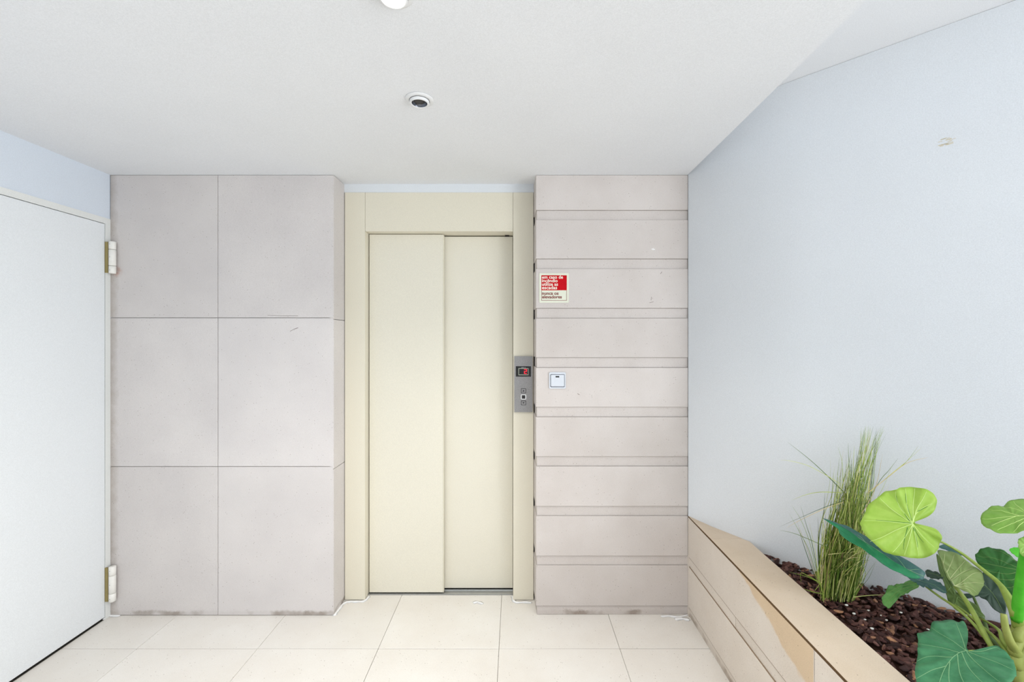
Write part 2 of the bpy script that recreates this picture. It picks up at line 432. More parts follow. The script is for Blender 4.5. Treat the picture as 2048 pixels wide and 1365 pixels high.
# ------------------------------------------------------------------ left wall and door
zd = 2.083; yd0 = D-1.0
bm = bmesh.new()
addbox(bm, XL-.12, XL, yd0, D, zd, CEIL); addbox(bm, XL-.12, XL, YB, yd0, -.006, CEIL)
wall_left = struct(finish('wall_left', bm, M_wallL))
door = bpy.data.objects.new('door_1', None); COL.objects.link(door); door.location = (XL, D-.5, 0); door['kind'] = 'structure'
ORG[door.name] = Vector((XL, D-.5, 0))
door['label'] = 'plain white lacquered door with two white barrel hinges'
bm = bmesh.new()
addbox(bm, XL-.09, XL+.003, D-.0285, D-.0005, 0, zd); addbox(bm, XL-.09, XL+.003, yd0, yd0+.0285, 0, zd)
addbox(bm, XL-.09, XL+.003, yd0+.0285, D-.0285, zd-.030, zd)
finish('door_frame', bm, M_frame_door, door)
box('door_leaf', XL-.05, XL+.0015, yd0+.031, D-.031, .011, zd-.0325, M_door, door, .0015)
box('threshold_gap', XL-.06, XL-.004, yd0+.03, D-.03, .0, .004, M_dark, door)
for (pya, pyb, k) in ((482, 547, 0), (1136, 1207, 1)):
    hd = D-.035; zb, zt = Z(pyb, hd), Z(pya, hd); zc = (zb+zt)/2
    hx, hy = XL+.031, D-.020; L = zt-zb
    bm = bmesh.new(); addbox(bm, XL+.0015, XL+.0165, D-.031, D-.024, zb+.004, zt-.004)
    hp = finish('hinge', bm, M_brass, door); hp['label'] = 'brass hinge plate with a white three-knuckle barrel'
    cuts = [0, .24, .745, 1]
    for a, b in zip(cuts, cuts[1:]):
        za, zz = zb+L*a+.0008, zb+L*b-.0008
        lathe('knuckle', [(.0135, 0), (.0155, .0015), (.0155, zz-za-.0015), (.0135, zz-za)], (hx, hy, za), M_hinge, hp, 24, True, 'both')
    for zz in (zb+L*.1, zb+L*.5, zb+L*.9):
        bm = bmesh.new(); addbox(bm, hx-.001, hx+.001, hy-.0162, hy-.015, zz-.001, zz+.001); finish('pin_mark', bm, M_dark, hp)

# ------------------------------------------------------------------ lift
lift = thing('elevator', (X(880, DA), DA, 0), 'cream lacquered lift entrance with two telescopic sliding doors in the stone alcove', 'elevator')
zt = Z(385, DA); zh = Z(463, DA)
box('jamb', X(689.5, DA), X(730, DA)-.0006, DA, DA+.15, .003, zt, M_lift, lift, .0012)
box('jamb', X(1026, DA)+.0006, xr2-.001, DA, DA+.15, .003, zt, M_lift, lift, .0012)
box('header', X(730, DA)+.0006, X(1026, DA)-.0006, DA+.0005, DA+.15, zh, zt, M_lift, lift, .0012)
p1 = box('door_panel', X(730, DA)+.004, X(886, 2.505), 2.505, 2.535, .0098, zh-.003, M_liftD, lift, .0015)
box('edge_trim', X(886, 2.505)+.0003, X(886, 2.505)+.004, 2.5055, 2.535, .0098, zh-.003, M_lift, p1, .0006)
p2 = box('door_panel', X(870, 2.545), X(1026, DA)-.002, 2.545, 2.575, .0125, zh-.006, M_liftD, lift, .0015)
bm = bmesh.new()
addbox(bm, X(733, 2.5), X(1026, DA)-.0008, 2.499, 2.59, -.004, .0015)
for ya in (2.499, 2.541, 2.581): addbox(bm, X(733, 2.5), X(1026, DA)-.0008, ya, ya+.0035, .0012, .006)
finish('sill', bm, M_alu, lift)
box('back_plate', X(728, DA), X(1028, DA), 2.588, 2.594, 0, zh+.05, M_dark, lift)
box('guide_shoe', X(1010, 2.54), X(1018, 2.54), 2.53, 2.542, zh-.006, zh-.002, M_dark, lift)

# call panel on the right jamb
cd = DA-.012
cp = thing('elevator_call_panel', (X(1047, cd), DA, Z(769, cd)), 'grey steel lift call panel with red floor display on the cream right jamb', 'call panel')
def PX(px): return X(px, cd)
def PZ(py): return Z(py, cd)
def pplate(name, x0, x1, y0, y1, r, proud, mat, parent, thick=.004, base=cd):
    return plate(name, (PX(x0)+PX(x1))/2, (PZ(y0)+PZ(y1))/2, abs(PX(x1)-PX(x0))/2, abs(PZ(y1)-PZ(y0))/2, r, base-proud, base-proud+thick, mat, parent, .0004)
pplate('face_plate', 1028.6, 1065.3, 713, 825, .0015, 0, M_steel, cp, .0119)
ds = pplate('display', 1031.6, 1062, 733, 753.8, .001, .0012, M_black, cp, .0025)
# rounded rim around the digit: four bars
for (a, b, c, d_) in ((1036.8, 1057, 736.8, 738.2), (1036.8, 1057, 749.6, 751), (1036.8, 1038, 738.2, 749.6), (1055.8, 1057, 738.2, 749.6)):
    pplate('display_rim', a, b, c, d_, .0006, .0018, M_olive, ds, .001)
bm = bmesh.new()
def seg(x0, y0, x1, y1, wd=1.3):
    x0, x1 = sorted((x0, x1)); y0, y1 = sorted((y0, y1))
    addbox(bm, PX(x0-wd/2), PX(x1+wd/2), cd-.0021, cd-.0010, PZ(y1+wd/2), PZ(y0-wd/2))
seg(1048.9, 739.6, 1053.2, 739.6); seg(1053.2, 740.95, 1053.2, 742.05); seg(1048.8, 743.4, 1053.2, 743.4); seg(1048.8, 744.75, 1048.8, 746.15); seg(1048.8, 747.5, 1052.8, 747.5)
finish('digit', bm, M_led, ds)['label'] = 'red seven-segment figure 2'
bm = bmesh.new()
for x in (1042.8, 1044.8, 1046.4, 1049.4): addbox(bm, PX(x), PX(x+1.1), cd-.0016, cd-.001, PZ(736.2), PZ(735.2))
finish('display_mark', bm, M_white, ds)
for (ya, yb, kind) in ((777.3, 786.9, 'u'), (789.6, 799.2, 'c'), (801.6, 811, 'd')):
    if kind == 'c':
        rm = pplate('button', 1041.6, 1052.6, ya-.4, yb+.4, .006, .0016, M_white2, cp, .003)
        pplate('button_cap', 1043.6, 1050.4, ya+1.3, yb-1.3, .002, .0026, M_lampdark, rm, .002)
    else:
        rm = pplate('button', 1041.9, 1052.1, ya, yb, .0035, .0012, M_lampdark, cp, .003)
        pplate('button_cap', 1042.8, 1051.2, ya+.9, yb-.9, .003, .0022, M_steel, rm, .002)
        bm = bmesh.new(); s = -1 if kind == 'u' else 1; cyp = (ya+yb)/2
        v = [(1047-2.2, cyp-1.2*s), (1047+2.2, cyp-1.2*s), (1047, cyp+1.6*s)]
        a = [bm.verts.new((PX(p), cd-.0027, PZ(q))) for p, q in v]; b = [bm.verts.new((PX(p), cd-.0020, PZ(q))) for p, q in v]
        bm.faces.new(a); bm.faces.new(b[::-1])
        for i in range(3): bm.faces.new((a[i], a[(i+1) % 3], b[(i+1) % 3], b[i]))
        finish('arrow', bm, M_black, rm)

# fire sign
sd = D-.003
sg = thing('fire_sign', (X(1107, D), D, Z(576, D)), 'square cream and red sign with Portuguese fire warning on a stone board', 'sign')
def splate(name, x0, x1, y0, y1, r, proud, mat, thick=.001):
    return plate(name, (X(x0, sd)+X(x1, sd))/2, (Z(y0, sd)+Z(y1, sd))/2, abs(X(x1, sd)-X(x0, sd))/2, abs(Z(y1, sd)-Z(y0, sd))/2, r, sd-proud, sd-proud+thick, mat, sg, .0002)
splate('sign_board', 1078.4, 1137.6, 546.6, 605.8, .004, 0, M_signw, .0029)
splate('red_field', 1082.7, 1133.6, 551, 581, .001, .0006, M_red)
for (a, b, c, d_) in ((1082.7, 1083.5, 581, 601.6), (1132.8, 1133.6, 581, 601.6), (1082.7, 1133.6, 600.8, 601.6)):
    splate('border_line', a, b, c, d_, .0004, .0004, M_signd)
def text(body, x0, x1, ybase, mat, parent, d, weight=.012):
    cu = bpy.data.curves.new('text', 'FONT'); cu.body = body; cu.size = 1; cu.extrude = .01; cu.offset = weight; cu.resolution_u = 3
    t = bpy.data.objects.new('text', cu); COL.objects.link(t)
    dg = bpy.context.evaluated_depsgraph_get(); me = bpy.data.meshes.new_from_object(t.evaluated_get(dg))
    bpy.data.objects.remove(t)
    xs_ = [v.co.x for v in me.vertices]; a, b = min(xs_), max(xs_)
    W = X(x1, d)-X(x0, d); k = W/(b-a); org = ORG[parent.name]
    for v in me.vertices:
        p = v.co.copy(); v.co = Vector((X(x0, d)+(p.x-a)*k, d-p.z*.05, Z(ybase, d)+p.y*k))-org
    me.materials.clear(); me.materials.append(mat)
    o = link('lettering', me, parent); ORG[o.name] = org; return o
td = sd-.0012
for body, xa_, xb_, yb_ in (('em caso de', 1084, 1126, 557.7), ('incêndio', 1084, 1115.2, 564.8), ('utilize as', 1084, 1116, 571.9), ('escadas', 1084, 1114.2, 578.9)):
    text(body, xa_, xb_, yb_, M_signt, sg, td, .018)
for body, xa_, xb_, yb_ in (('nunca os', 1084.2, 1117, 590), ('elevadores', 1084.2, 1123.6, 597.2)):
    text(body, xa_, xb_, yb_, M_signd, sg, td+.0006, .016)

# light switch
sw = thing('light_switch', (X(1115, D), D, Z(761, D)), 'square white light switch with dark indicator slot on a stone board', 'light switch')
wd = D-.009
def wpl(name, x0, x1, y0, y1, r, ya, yb, mat, parent, tp=.001):
    return plate(name, (X(x0, wd)+X(x1, wd))/2, (Z(y0, wd)+Z(y1, wd))/2, abs(X(x1, wd)-X(x0, wd))/2, abs(Z(y1, wd)-Z(y0, wd))/2, r, ya, yb, mat, parent, tp)
wpl('switch_frame', 1098.2, 1131.6, 745, 778, .006, wd, D-.0002, M_white, sw)
wpl('recess', 1100.6, 1129.4, 749, 775, .005, wd-.0006, wd+.001, M_refl, sw, .0001)
rk = wpl('rocker', 1101.6, 1128.4, 750, 773.6, .004, wd-.0035, wd+.001, M_white, sw)
wpl('indicator', 1111, 1118.4, 752.6, 755.4, .0012, wd-.0040, wd-.003, M_black, rk, .0001)

# ------------------------------------------------------------------ ceiling spots
def spot(px, py, lit, label):
    d = (CEIL-H)*F/(CY-py); c = (X(px, d), d, CEIL)
    t = thing('ceiling_spotlight', c, label, 'ceiling light', None)
    lathe('trim_ring', [(.030, -.001), (.048, -.0002), (.0505, -.0012), (.0495, -.0035), (.036, -.0062), (.034, -.0045)], c, M_white2, t, 48)
    lathe('lamp_ring', [(.0345, -.001), (.0350, -.0135), (.0330, -.0165), (.0295, -.0165), (.0275, -.0140)], c, M_white2, t, 48)
    lathe('shadow_gap', [(.0342, -.0046), (.0362, -.0064), (.0352, -.0070), (.0342, -.0070)], c, M_dark, t, 48)
    if lit:
        lathe('lens', [(.0335, -.0145), (.025, -.0175), (.010, -.019), (.001, -.0192)], c, M_lamp, t, 32, True, 'end')
        l = bpy.data.lights.new('lamp_light', 'SPOT'); l.energy = 58; l.spot_size = 2.3; l.spot_blend = 1; l.color = (1, .95, .88); l.shadow_soft_size = .03
        o = bpy.data.objects.new('lamp_light', l); COL.objects.link(o); o.parent = t; o.location = (0, 0, -.03)
    else:
        lathe('reflector', [(.0275, -.0140), (.0245, -.006), (.017, -.003), (.001, -.0025)], c, M_refl, t, 32, True, 'end')
        lathe('bulb', [(.020, -.0034), (.0195, -.0075), (.014, -.0095), (.001, -.010)], c, M_lampdark, t, 32, True, 'end')
spot(839, 199, False, 'unlit round recessed ceiling spotlight with dark lamp above the lift doors')
spot(786.5, -14, True, 'lit round white ceiling spotlight cut by the upper edge of the picture')

# ------------------------------------------------------------------ white sealant on the floor
def bead(pts, width, seed=0, name='sealant_bead'):
    r = random.Random(seed); bm = bmesh.new()
    P = []
    for px, py in pts:
        d = F*H/(py-CY); P.append(Vector((X(px, d), d, 0)))
    P = crom(P, 5); top = []; L = []; R = []
    for i, p in enumerate(P):
        t = (P[min(i+1, len(P)-1)]-P[max(i-1, 0)]).normalized(); q = Vector((-t.y, t.x, 0))
        wv = width*(.7+.6*r.random())*(.35 if i in (0, len(P)-1) else 1)
        L.append(bm.verts.new(p+q*wv+Vector((0, 0, .0008)))); R.append(bm.verts.new(p-q*wv+Vector((0, 0, .0008)))); top.append(bm.verts.new(p+Vector((0, 0, .0045))))
    for i in range(len(P)-1):
        bm.faces.new((L[i], top[i], top[i+1], L[i+1])); bm.faces.new((top[i], R[i], R[i+1], top[i+1])); bm.faces.new((L[i+1], R[i+1], R[i], L[i]))
    bm.faces.new((L[0], R[0], top[0])); bm.faces.new((L[-1], top[-1], R[-1]))
    o = finish(name, bm, M_seal, floor, True); return o
bead([(667, 1233), (676, 1221), (687, 1208), (700, 1204), (722, 1204), (731, 1201), (738, 1193)], .012, 1)
bead([(1025, 1193), (1028, 1203), (1036, 1206), (1050, 1205), (1064, 1207)], .010, 2)
bead([(946, 1207), (955, 1205), (966, 1209)], .012, 3, 'sealant_smear')
bead([(1322, 1234), (1340, 1233), (1356, 1235), (1376, 1231)], .010, 4, 'sealant_smear')
bead([(1350, 1240), (1362, 1238), (1380, 1241)], .012, 5, 'sealant_smear')
bead([(205, 1241), (216, 1233), (226, 1232.5), (240, 1233)], .009, 6)

# ------------------------------------------------------------------ planter
pl = thing('planter', (1.0, 1.2, 0), 'low built-in limestone planter with wide cap along the right wall', 'planter')
def yrange(name, z0, z1, d0, d1, ins, mat, bev=.0014):
    bm = bmesh.new()
    lo = [(xe(d0)+ins, d0, z0), (xe(d0)+.03, d0, z0), (xe(d1)+.03, d1, z0), (xe(d1)+ins, d1, z0)]
    hexa(bm, lo, [(x, y, z1) for x, y, z in lo]); return finish(name, bm, mat, pl, bev=bev)
zc = Z(1032, D); NEAR = -.6
box('corner_joint', .9085, .93, D-.013, D+.012, .001, Z(1113, D)+.001, M_plant, pl)
e = .0012
z_1113, z_1132, z_1213 = Z(1113, D), Z(1132, D), Z(1213, D)
yrange('front_board', z_1113+e, zc-.0062, 1.322, D-.001, 0, M_plantwet)
yrange('front_board', z_1113+e, zc-.0062, .35, 1.3195, .0006, M_plant)
yrange('front_board', z_1113+e, zc-.0062, NEAR, .3475, 0, M_plant)
yrange('front_strip', z_1132+.001, z_1113-.0005, 1.811, D+.012, .005, M_plant, 0)
yrange('front_strip', z_1132+.001, z_1113-.0005, .8, 1.809, .0055, M_plant, 0)
yrange('front_strip', z_1132+.001, z_1113-.0005, NEAR, .798, .005, M_plant, 0)
yrange('front_board', z_1213+e, z_1132-e, 1.25, D-.001, 0, M_plant)
yrange('front_board', z_1213+e, z_1132-e, NEAR, 1.248, 0, M_plant)
yrange('base_strip', .0005, z_1213, 1.5, D-.001, .006, M_plant, 0)
yrange('base_strip', .0005, z_1213, NEAR, 1.498, .006, M_plant, 0)
dcs = F*(H-zc)/(1078-CY)           # cap joint
XI = 1.068
def capx(d): return xe(d)+.0042
def wallx(d):                       # wall x at depth d near the corner
    for a, b in zip(poly, poly[1:]):
        if b.y <= d <= a.y: return a.x+(b.x-a.x)*(a.y-d)/(a.y-b.y)
    return .908
def capprism(pts): return prism('cap_stone', pts, zc-.03, zc, M_cap, pl, .0012)
capprism([(capx(dcs+.0012), dcs+.0012), (wallx(dcs)-.002, dcs+.0012), (wallx(2.18)-.002, 2.18), (.912, D-.003), (.909, D-.003)])
wcx = wallx(2.03)
capprism([(capx(.72), .72), (XI-.002, .72), (XI+.004, 1.9), (XI+.008, 2.016), (wallx(dcs)-.003, dcs-.0012), (capx(dcs-.0012), dcs-.0012)])
capprism([(capx(NEAR), NEAR), (XI-.004, NEAR), (XI-.002, .7175), (capx(.7175), .7175)])
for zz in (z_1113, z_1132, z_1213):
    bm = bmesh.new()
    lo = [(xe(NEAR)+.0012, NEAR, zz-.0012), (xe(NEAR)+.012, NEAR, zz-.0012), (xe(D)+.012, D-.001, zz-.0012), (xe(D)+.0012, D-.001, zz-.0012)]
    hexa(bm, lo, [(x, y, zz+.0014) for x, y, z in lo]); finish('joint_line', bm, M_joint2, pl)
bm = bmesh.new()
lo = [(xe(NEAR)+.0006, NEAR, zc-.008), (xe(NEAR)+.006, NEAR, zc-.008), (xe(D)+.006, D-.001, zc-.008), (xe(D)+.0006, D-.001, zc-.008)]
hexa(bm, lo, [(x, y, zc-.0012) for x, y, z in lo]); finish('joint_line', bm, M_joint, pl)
prism('inner_wall', [(xe(NEAR)+.012, NEAR), (XI-.02, NEAR), (XI-.014, 2.0), (1.0, 2.1), (xe(D)+.012, D-.002)], .0, zc-.03, M_grout, pl)

# ------------------------------------------------------------------ bark bed
def barkz(x, y): return .481+.045*(1.97-y)+.012*noise.noise(Vector((x*7, y*7, 0)))
def bed_in(x, y, m=.0): return x > XI+.006+m and x+y < WC-.005-m*1.4
bedo = Vector((1.4, 1.2, .47))
N = 26; bm = bmesh.new(); grid = {}
for j in range(N+1):
    y = .2+(2.0-.2)*j/N
    x1 = min(WC-.007-y, 2.55)
    for i in range(11):
        x = XI+.004+(max(x1, XI+.008)-XI-.004)*i/10
        grid[i, j] = bm.verts.new((x, y, barkz(x, y)-.012))
for j in range(N):
    for i in range(10): bm.faces.new((grid[i, j], grid[i+1, j], grid[i+1, j+1], grid[i, j+1]))
me_bed = bm
bark = finish('bark_bed', me_bed, M_soil, None, True)
setp(bark, label='bed of dark brown bark chips filling the stone planter', category='bark mulch')
def chip_mesh(seed):
    r = random.Random(seed); bm = bmesh.new(); bmesh.ops.create_icosphere(bm, subdivisions=1 if seed % 2 else 2, radius=1)
    L, W, T = r.uniform(.010, .018), r.uniform(.0055, .009), r.uniform(.0035, .006)
    for v in bm.verts:
        k = 1+.35*noise.noise(v.co*1.7+Vector((seed*3.1, 0, 0)))
        s = 1-.25*abs(v.co.x)
        v.co = Vector((v.co.x*L*k, v.co.y*W*k*s, v.co.z*T*k+(.003*v.co.x*v.co.x)))
    me = bpy.data.meshes.new('bark_chip'); bm.to_mesh(me); bm.free(); me.materials.append(M_bark)
    if not seed % 2:
        for p in me.polygons: p.use_smooth = True
    return me
chips = [chip_mesh(s) for s in range(12)]
r = random.Random(11); items = []
tries = 0
while len(items) < 3400 and tries < 60000:
    tries += 1
    y = r.uniform(.22, 2.0); x = r.uniform(XI, 2.4)
    if not bed_in(x, y, .001): continue
    d = y; px = CX+x/y*F; z = barkz(x, y)
    py = CY+(H-z)/y*F
    lay = r.random()
    vis = px < 2060 and py < 1380
    if not vis and r.random() < .55: continue
    items.append((x, y, z+lay*.008, px, py, lay, vis))
vis = sorted([it for it in items if it[6] and it[5] > .28], key=lambda t: t[1])[:300]
vset = set(id(t) for t in vis)
def chipmat(it):
    rot = Matrix.Rotation(r.uniform(0, 2*PI), 4, 'Z') @ Matrix.Rotation(r.gauss(0, .24), 4, 'Y') @ Matrix.Rotation(r.gauss(0, .4), 4, 'X')
    k = r.uniform(.75, 1.3)
    return Matrix.Translation((it[0], it[1], it[2])) @ rot @ Matrix.Scale(k, 4)
rest = bmesh.new()
for it in items:
    me = chips[r.randrange(len(chips))]; m = chipmat(it)
    if id(it) in vset:
        o = link('bark_chip', me, bark); o.matrix_local = m
    else:
        n0 = len(rest.verts); rest.from_mesh(me); rest.verts.ensure_lookup_table()
        for v in rest.verts[n0:]: v.co = m @ v.co
st = finish('bark_chips', rest, M_bark, bark); st['kind'] = 'stuff'
for (px, py) in ((1693, 1211), (1737, 1222), (1773, 1241), (1818, 1238), (1828, 1228), (1740, 1263), (1856, 1260), (1839, 1269), (1763, 1232), (1730, 1240), (1708, 1228), (1775, 1262), (1802, 1226), (1744, 1258)):
    z = .5
    for _ in range(6):
        d = F*(H-z)/(py-CY); z = barkz(X(px, d), d)+.009
    bm = bmesh.new(); bmesh.ops.create_icosphere(bm, subdivisions=1, radius=1)
    s = r.uniform(.0034, .0056)
    for v in bm.verts: v.co = Vector((X(px, d)+v.co.x*s*1.3, d+v.co.y*s, z+v.co.z*s*.7))
    finish('white_pebble', bm, M_pebble, bark, True)

# ------------------------------------------------------------------ grass plant
def g2(x, y): return (1560+x/3.4133, 840+y/3.4133)
GD = 1.62
gp = thing('grass_plant', (X(1685, GD), GD, .475), 'tall tuft of thin green and straw grass against the white wall', 'grass plant')
def ribbon(bm, pts, wid):
    n = len(pts); L = []
    for i, p in enumerate(pts):
        t = (pts[min(i+1, n-1)]-pts[max(i-1, 0)]).normalized(); q = t.cross(Vector((.25, -1, .1))).normalized()
        k = wid*(1-(i/(n-1))**2.2*.92)
        b = t.cross(q).normalized()*k*.35
        L.append((bm.verts.new(p-q*k), bm.verts.new(p+b), bm.verts.new(p+q*k)))
    for a, b in zip(L, L[1:]):
        bm.faces.new((a[0], a[1], b[1], b[0])); bm.faces.new((a[1], a[2], b[2], b[1]))
r = random.Random(21)
def maxd(px): return wall_d(px)-.012
bm = bmesh.new()
for k in range(760):
    u = r.uniform(-1, 1); bx = 393+u*118; by = 1225+r.uniform(-40, 25)
    tall = r.random()
    if tall < .62:
        hgt = r.triangular(150, 900, 480); tx = r.gauss(520+u*60, 55); ty = hgt
        if tx > 650: ty = max(ty, 150)
    else:
        ty = r.uniform(620, 1000); tx = 440+u*120+r.gauss(0, 30)
    if r.random() < .07: ty = r.uniform(30, 160); tx = r.uniform(560, 700)
    mx = bx+(tx-bx)*.45+r.gauss(0, 14)+u*25; my = by+(ty-by)*.5
    d0 = GD+r.uniform(-.05, .05); d1 = GD+r.uniform(-.07, .07)
    P = [Vector((*g2(bx, by), d0)), Vector((*g2(mx, my), (d0+d1)/2)), Vector((*g2(bx+(tx-bx)*.8+r.gauss(0, 6), by+(ty-by)*.82), d1)), Vector((*g2(tx+r.gauss(0, 14), ty), d1))]
    pts = [UP(p.x, p.y, min(p.z, maxd(p.x))) for p in crom(P, 4)]
    ribbon(bm, pts, r.uniform(.0008, .0019))
for k in range(26):          # bent blades lying across the tuft
    x0, y0 = r.uniform(330, 470), r.uniform(900, 1120); x1, y1 = x0+r.uniform(90, 190), y0-r.uniform(10, 150)
    P = crom([Vector((*g2(x0, y0), GD-.06)), Vector((*g2((x0+x1)/2, (y0+y1)/2-r.uniform(5, 40)), GD-.085)), Vector((*g2(x1, y1), GD-.07))], 5)
    ribbon(bm, [UP(p.x, p.y, p.z) for p in P], r.uniform(.0008, .0016))
cl = finish('blade_clump', bm, M_grass, gp); cl['kind'] = 'stuff'
outl = [[(440, 500), (330, 390), (200, 270), (50, 152)], [(410, 440), (300, 370), (180, 310), (60, 280), (0, 277)], [(420, 498), (270, 495), (170, 515), (80, 550)],
 [(440, 550), (300, 600), (160, 660), (0, 730)], [(430, 565), (300, 610), (150, 680), (45, 738)], [(600, 500), (740, 390), (860, 290), (945, 178)], [(620, 490), (760, 370), (870, 280), (970, 185)],
 [(600, 500), (740, 390), (870, 295), (1010, 258)], [(560, 620), (680, 420), (740, 350), (805, 265)], [(600, 640), (700, 470), (770, 300)], [(340, 880), (180, 810), (90, 775), (0, 755)],
 [(265, 1120), (200, 900), (140, 780), (60, 635)], [(265, 1120), (215, 880), (150, 700), (80, 585)], [(270, 1120), (220, 850), (180, 720), (140, 585)], [(270, 1120), (265, 850), (258, 660)],
 [(280, 1120), (300, 850), (320, 625)], [(270, 1120), (285, 880), (300, 650)], [(260, 1120), (190, 900), (110, 680)], [(265, 1120), (240, 900), (200, 700)], [(255, 1120), (170, 880), (125, 740)],
 [(290, 1125), (190, 1075), (60, 1040)], [(285, 1120), (180, 1060), (140, 1050), (145, 1120)], [(290, 1190), (220, 1175), (160, 1155)], [(500, 1212), (610, 1200), (720, 1195)],
 [(330, 920), (430, 910), (570, 895)], [(400, 1050), (500, 940), (580, 890)], [(240, 1165), (330, 1050), (440, 950)], [(500, 1200), (590, 1060), (660, 960)], [(510, 1180), (570, 1080), (620, 990)], [(505, 1190), (600, 1090), (650, 980)],
 [(300, 1180), (330, 1000), (345, 780)], [(560, 640), (650, 470), (700, 235)], [(430, 500), (425, 300), (395, 185)], [(520, 420), (560, 230), (590, 35)], [(570, 420), (620, 230), (715, 65)], [(600, 400), (640, 240), (660, 60)], [(560, 400), (590, 180), (605, 40)], [(480, 420), (470, 280), (465, 160)], [(500, 420), (500, 300), (508, 175)]]
for k, pts in enumerate(outl):
    dd = GD-.045-.02*r.random(); low = pts[0][1] > 1100 and pts[-1][1] > 1000
    P = crom([Vector((*g2(*p), dd)) for p in pts], 6)
    bm = bmesh.new(); ribbon(bm, [UP(p.x, p.y, min(p.z, maxd(p.x))) for p in P], r.uniform(.0009, .0016)); finish('grass_blade', bm, M_grass, gp)

# ------------------------------------------------------------------ elephant ear plant
def z1(p): return (1380+p[0]/2.5045, 820+p[1]/2.5045)
def z3(p): return (1748+p[0]/4.55, 1065+p[1]/4.55)
TD = 1.20
ep = thing('elephant_ear_plant', (X(2046, TD), TD, .50), 'broad-leaved green elephant ear plant with lime and dark leaves in the planter corner', 'plant')
def leaf(conv, out, cen, d0, ga, gb, mat, vmat=None, veins=(), curl=.10, rip=.006, nrip=9, scal=.012, label=None, vr=.0008, fold=None):
    """out: outline; ga, gb: how much nearer (+) the blade gets per 100 px right / down; veins: polylines"""
    c = Vector(conv(cen)); O = [Vector((*conv(p), 0)) for p in out]
    O = crom(O, 4, True)
    inv0 = 1/d0
    def depth(px, py): return 1/(inv0+(ga*(px-c.x)+gb*(py-c.y))/100)
    def pt(px, py): return UP(px, py, depth(px, py))
    C = pt(c.x, c.y); ex = pt(c.x+20, c.y)-C; ey = pt(c.x, c.y+20)-C
    nrm = ex.cross(ey).normalized()
    if nrm.dot(C-co.location) > 0: nrm = -nrm            # towards the viewer
    n = len(O); OP = []
    for i, p in enumerate(O):
        k = 1+scal*math.sin(i*2*PI/n*nrip*2.0)+scal*.7*math.sin(i*2*PI/n*nrip*3.3+1)
        OP.append(pt(c.x+(p.x-c.x)*k, c.y+(p.y-c.y)*k))
    R = max((q-C).length for q in OP)
    e1 = ex.normalized(); e2 = nrm.cross(e1)
    ang = [math.atan2((q-C).dot(e2), (q-C).dot(e1)) for q in OP]
    def disp(th, t, rad):
        s = rad/R
        v = -curl*R*s*s + rip*t*t*math.sin(nrip*th) + rip*.5*t*math.sin(nrip*2.1*th+1.3)
        return nrm*v
    bm = bmesh.new(); rings = []; T = (.1, .22, .34, .46, .58, .7, .8, .9, 1.0)
    for t in T:
        ring = []
        for q, a in zip(OP, ang):
            rad = (q-C).length*t; ring.append(bm.verts.new(C+(q-C)*t+disp(a, t, rad)))
        rings.append(ring)
    cv = bm.verts.new(C)
    for i in range(n): bm.faces.new((cv, rings[0][i], rings[0][(i+1) % n]))
    for A_, B_ in zip(rings, rings[1:]):
        for i in range(n): bm.faces.new((A_[i], B_[i], B_[(i+1) % n], A_[(i+1) % n]))
    bmesh.ops.recalc_face_normals(bm, faces=bm.faces)
    bmesh.ops.triangulate(bm, faces=bm.faces)
    tree = BVHTree.FromBMesh(bm)
    o = finish('leaf', bm, mat, ep, True)
    md = o.modifiers.new('thickness', 'SOLIDIFY'); md.thickness = .0008; md.offset = 0
    if label: o['label'] = label
    def surf(px, py):
        q = pt(px, py); v = q-C; rad = v.length; a = math.atan2(v.dot(e2), v.dot(e1))
        # fraction of the outline radius in that direction
        best = min(range(n), key=lambda i: abs((ang[i]-a+PI) % (2*PI)-PI)); t = min(1, rad/max(1e-4, (OP[best]-C).length))
        h = tree.ray_cast(q+nrm*.2, -nrm)[0]
        return (h if h else q+disp(a, t, rad))+nrm*.0006
    if vmat and veins:
        groups = {}
        for v in veins:
            m = vmat
            if isinstance(v, tuple): m, v = v
            groups.setdefault(m.name, (m, []))[1].append(v)
        for m, vs in groups.values():
            for v in vs:
                b = bmesh.new()
                P = crom([Vector((*conv(p), 0)) for p in v], 16)
                path = [surf(p.x, p.y) for p in P]
                addtube(b, path, [vr*(1-.6*i/(len(path)-1)) for i in range(len(path))], 6, .7, nrm)
                finish('vein', b, m, o, True)
    return o
# lime heart-shaped leaf
jA = (1116, 572)
A_v = [[jA, (1040, 566), (960, 558), (875, 555)], [jA, (1040, 600), (960, 640), (905, 660)], [jA, (1090, 620), (1050, 680), (1020, 715)], [jA, (1100, 640), (1075, 730)], [jA, (1150, 620), (1185, 655), (1225, 690)],
       [jA, (1130, 640), (1140, 690), (1150, 735)], [jA, (1060, 500), (1035, 440), (1030, 410)], [jA, (1010, 500), (960, 455), (950, 440)], [jA, (1090, 500), (1085, 440), (1080, 395)], [jA, (1120, 480), (1130, 420), (1135, 392)],
       [jA, (1125, 530), (1170, 490), (1215, 470)], [jA, (1135, 500), (1165, 450), (1185, 410)]]
A_d = [(V_dkv, [(1110, 569), (1030, 561), (930, 553)]), (V_dkv, [(1100, 560), (1050, 480), (1034, 430)]), (V_dkv, [(1110, 556), (1088, 480), (1080, 420)]), (V_dkv, [(1090, 590), (1078, 640), (1072, 700)]), (V_dkv, [(1120, 590), (1150, 640), (1170, 665)]), (V_dkv, [(1140, 510), (1190, 485)]), (V_dkv, [(1118, 590), (1135, 650), (1142, 690)])]
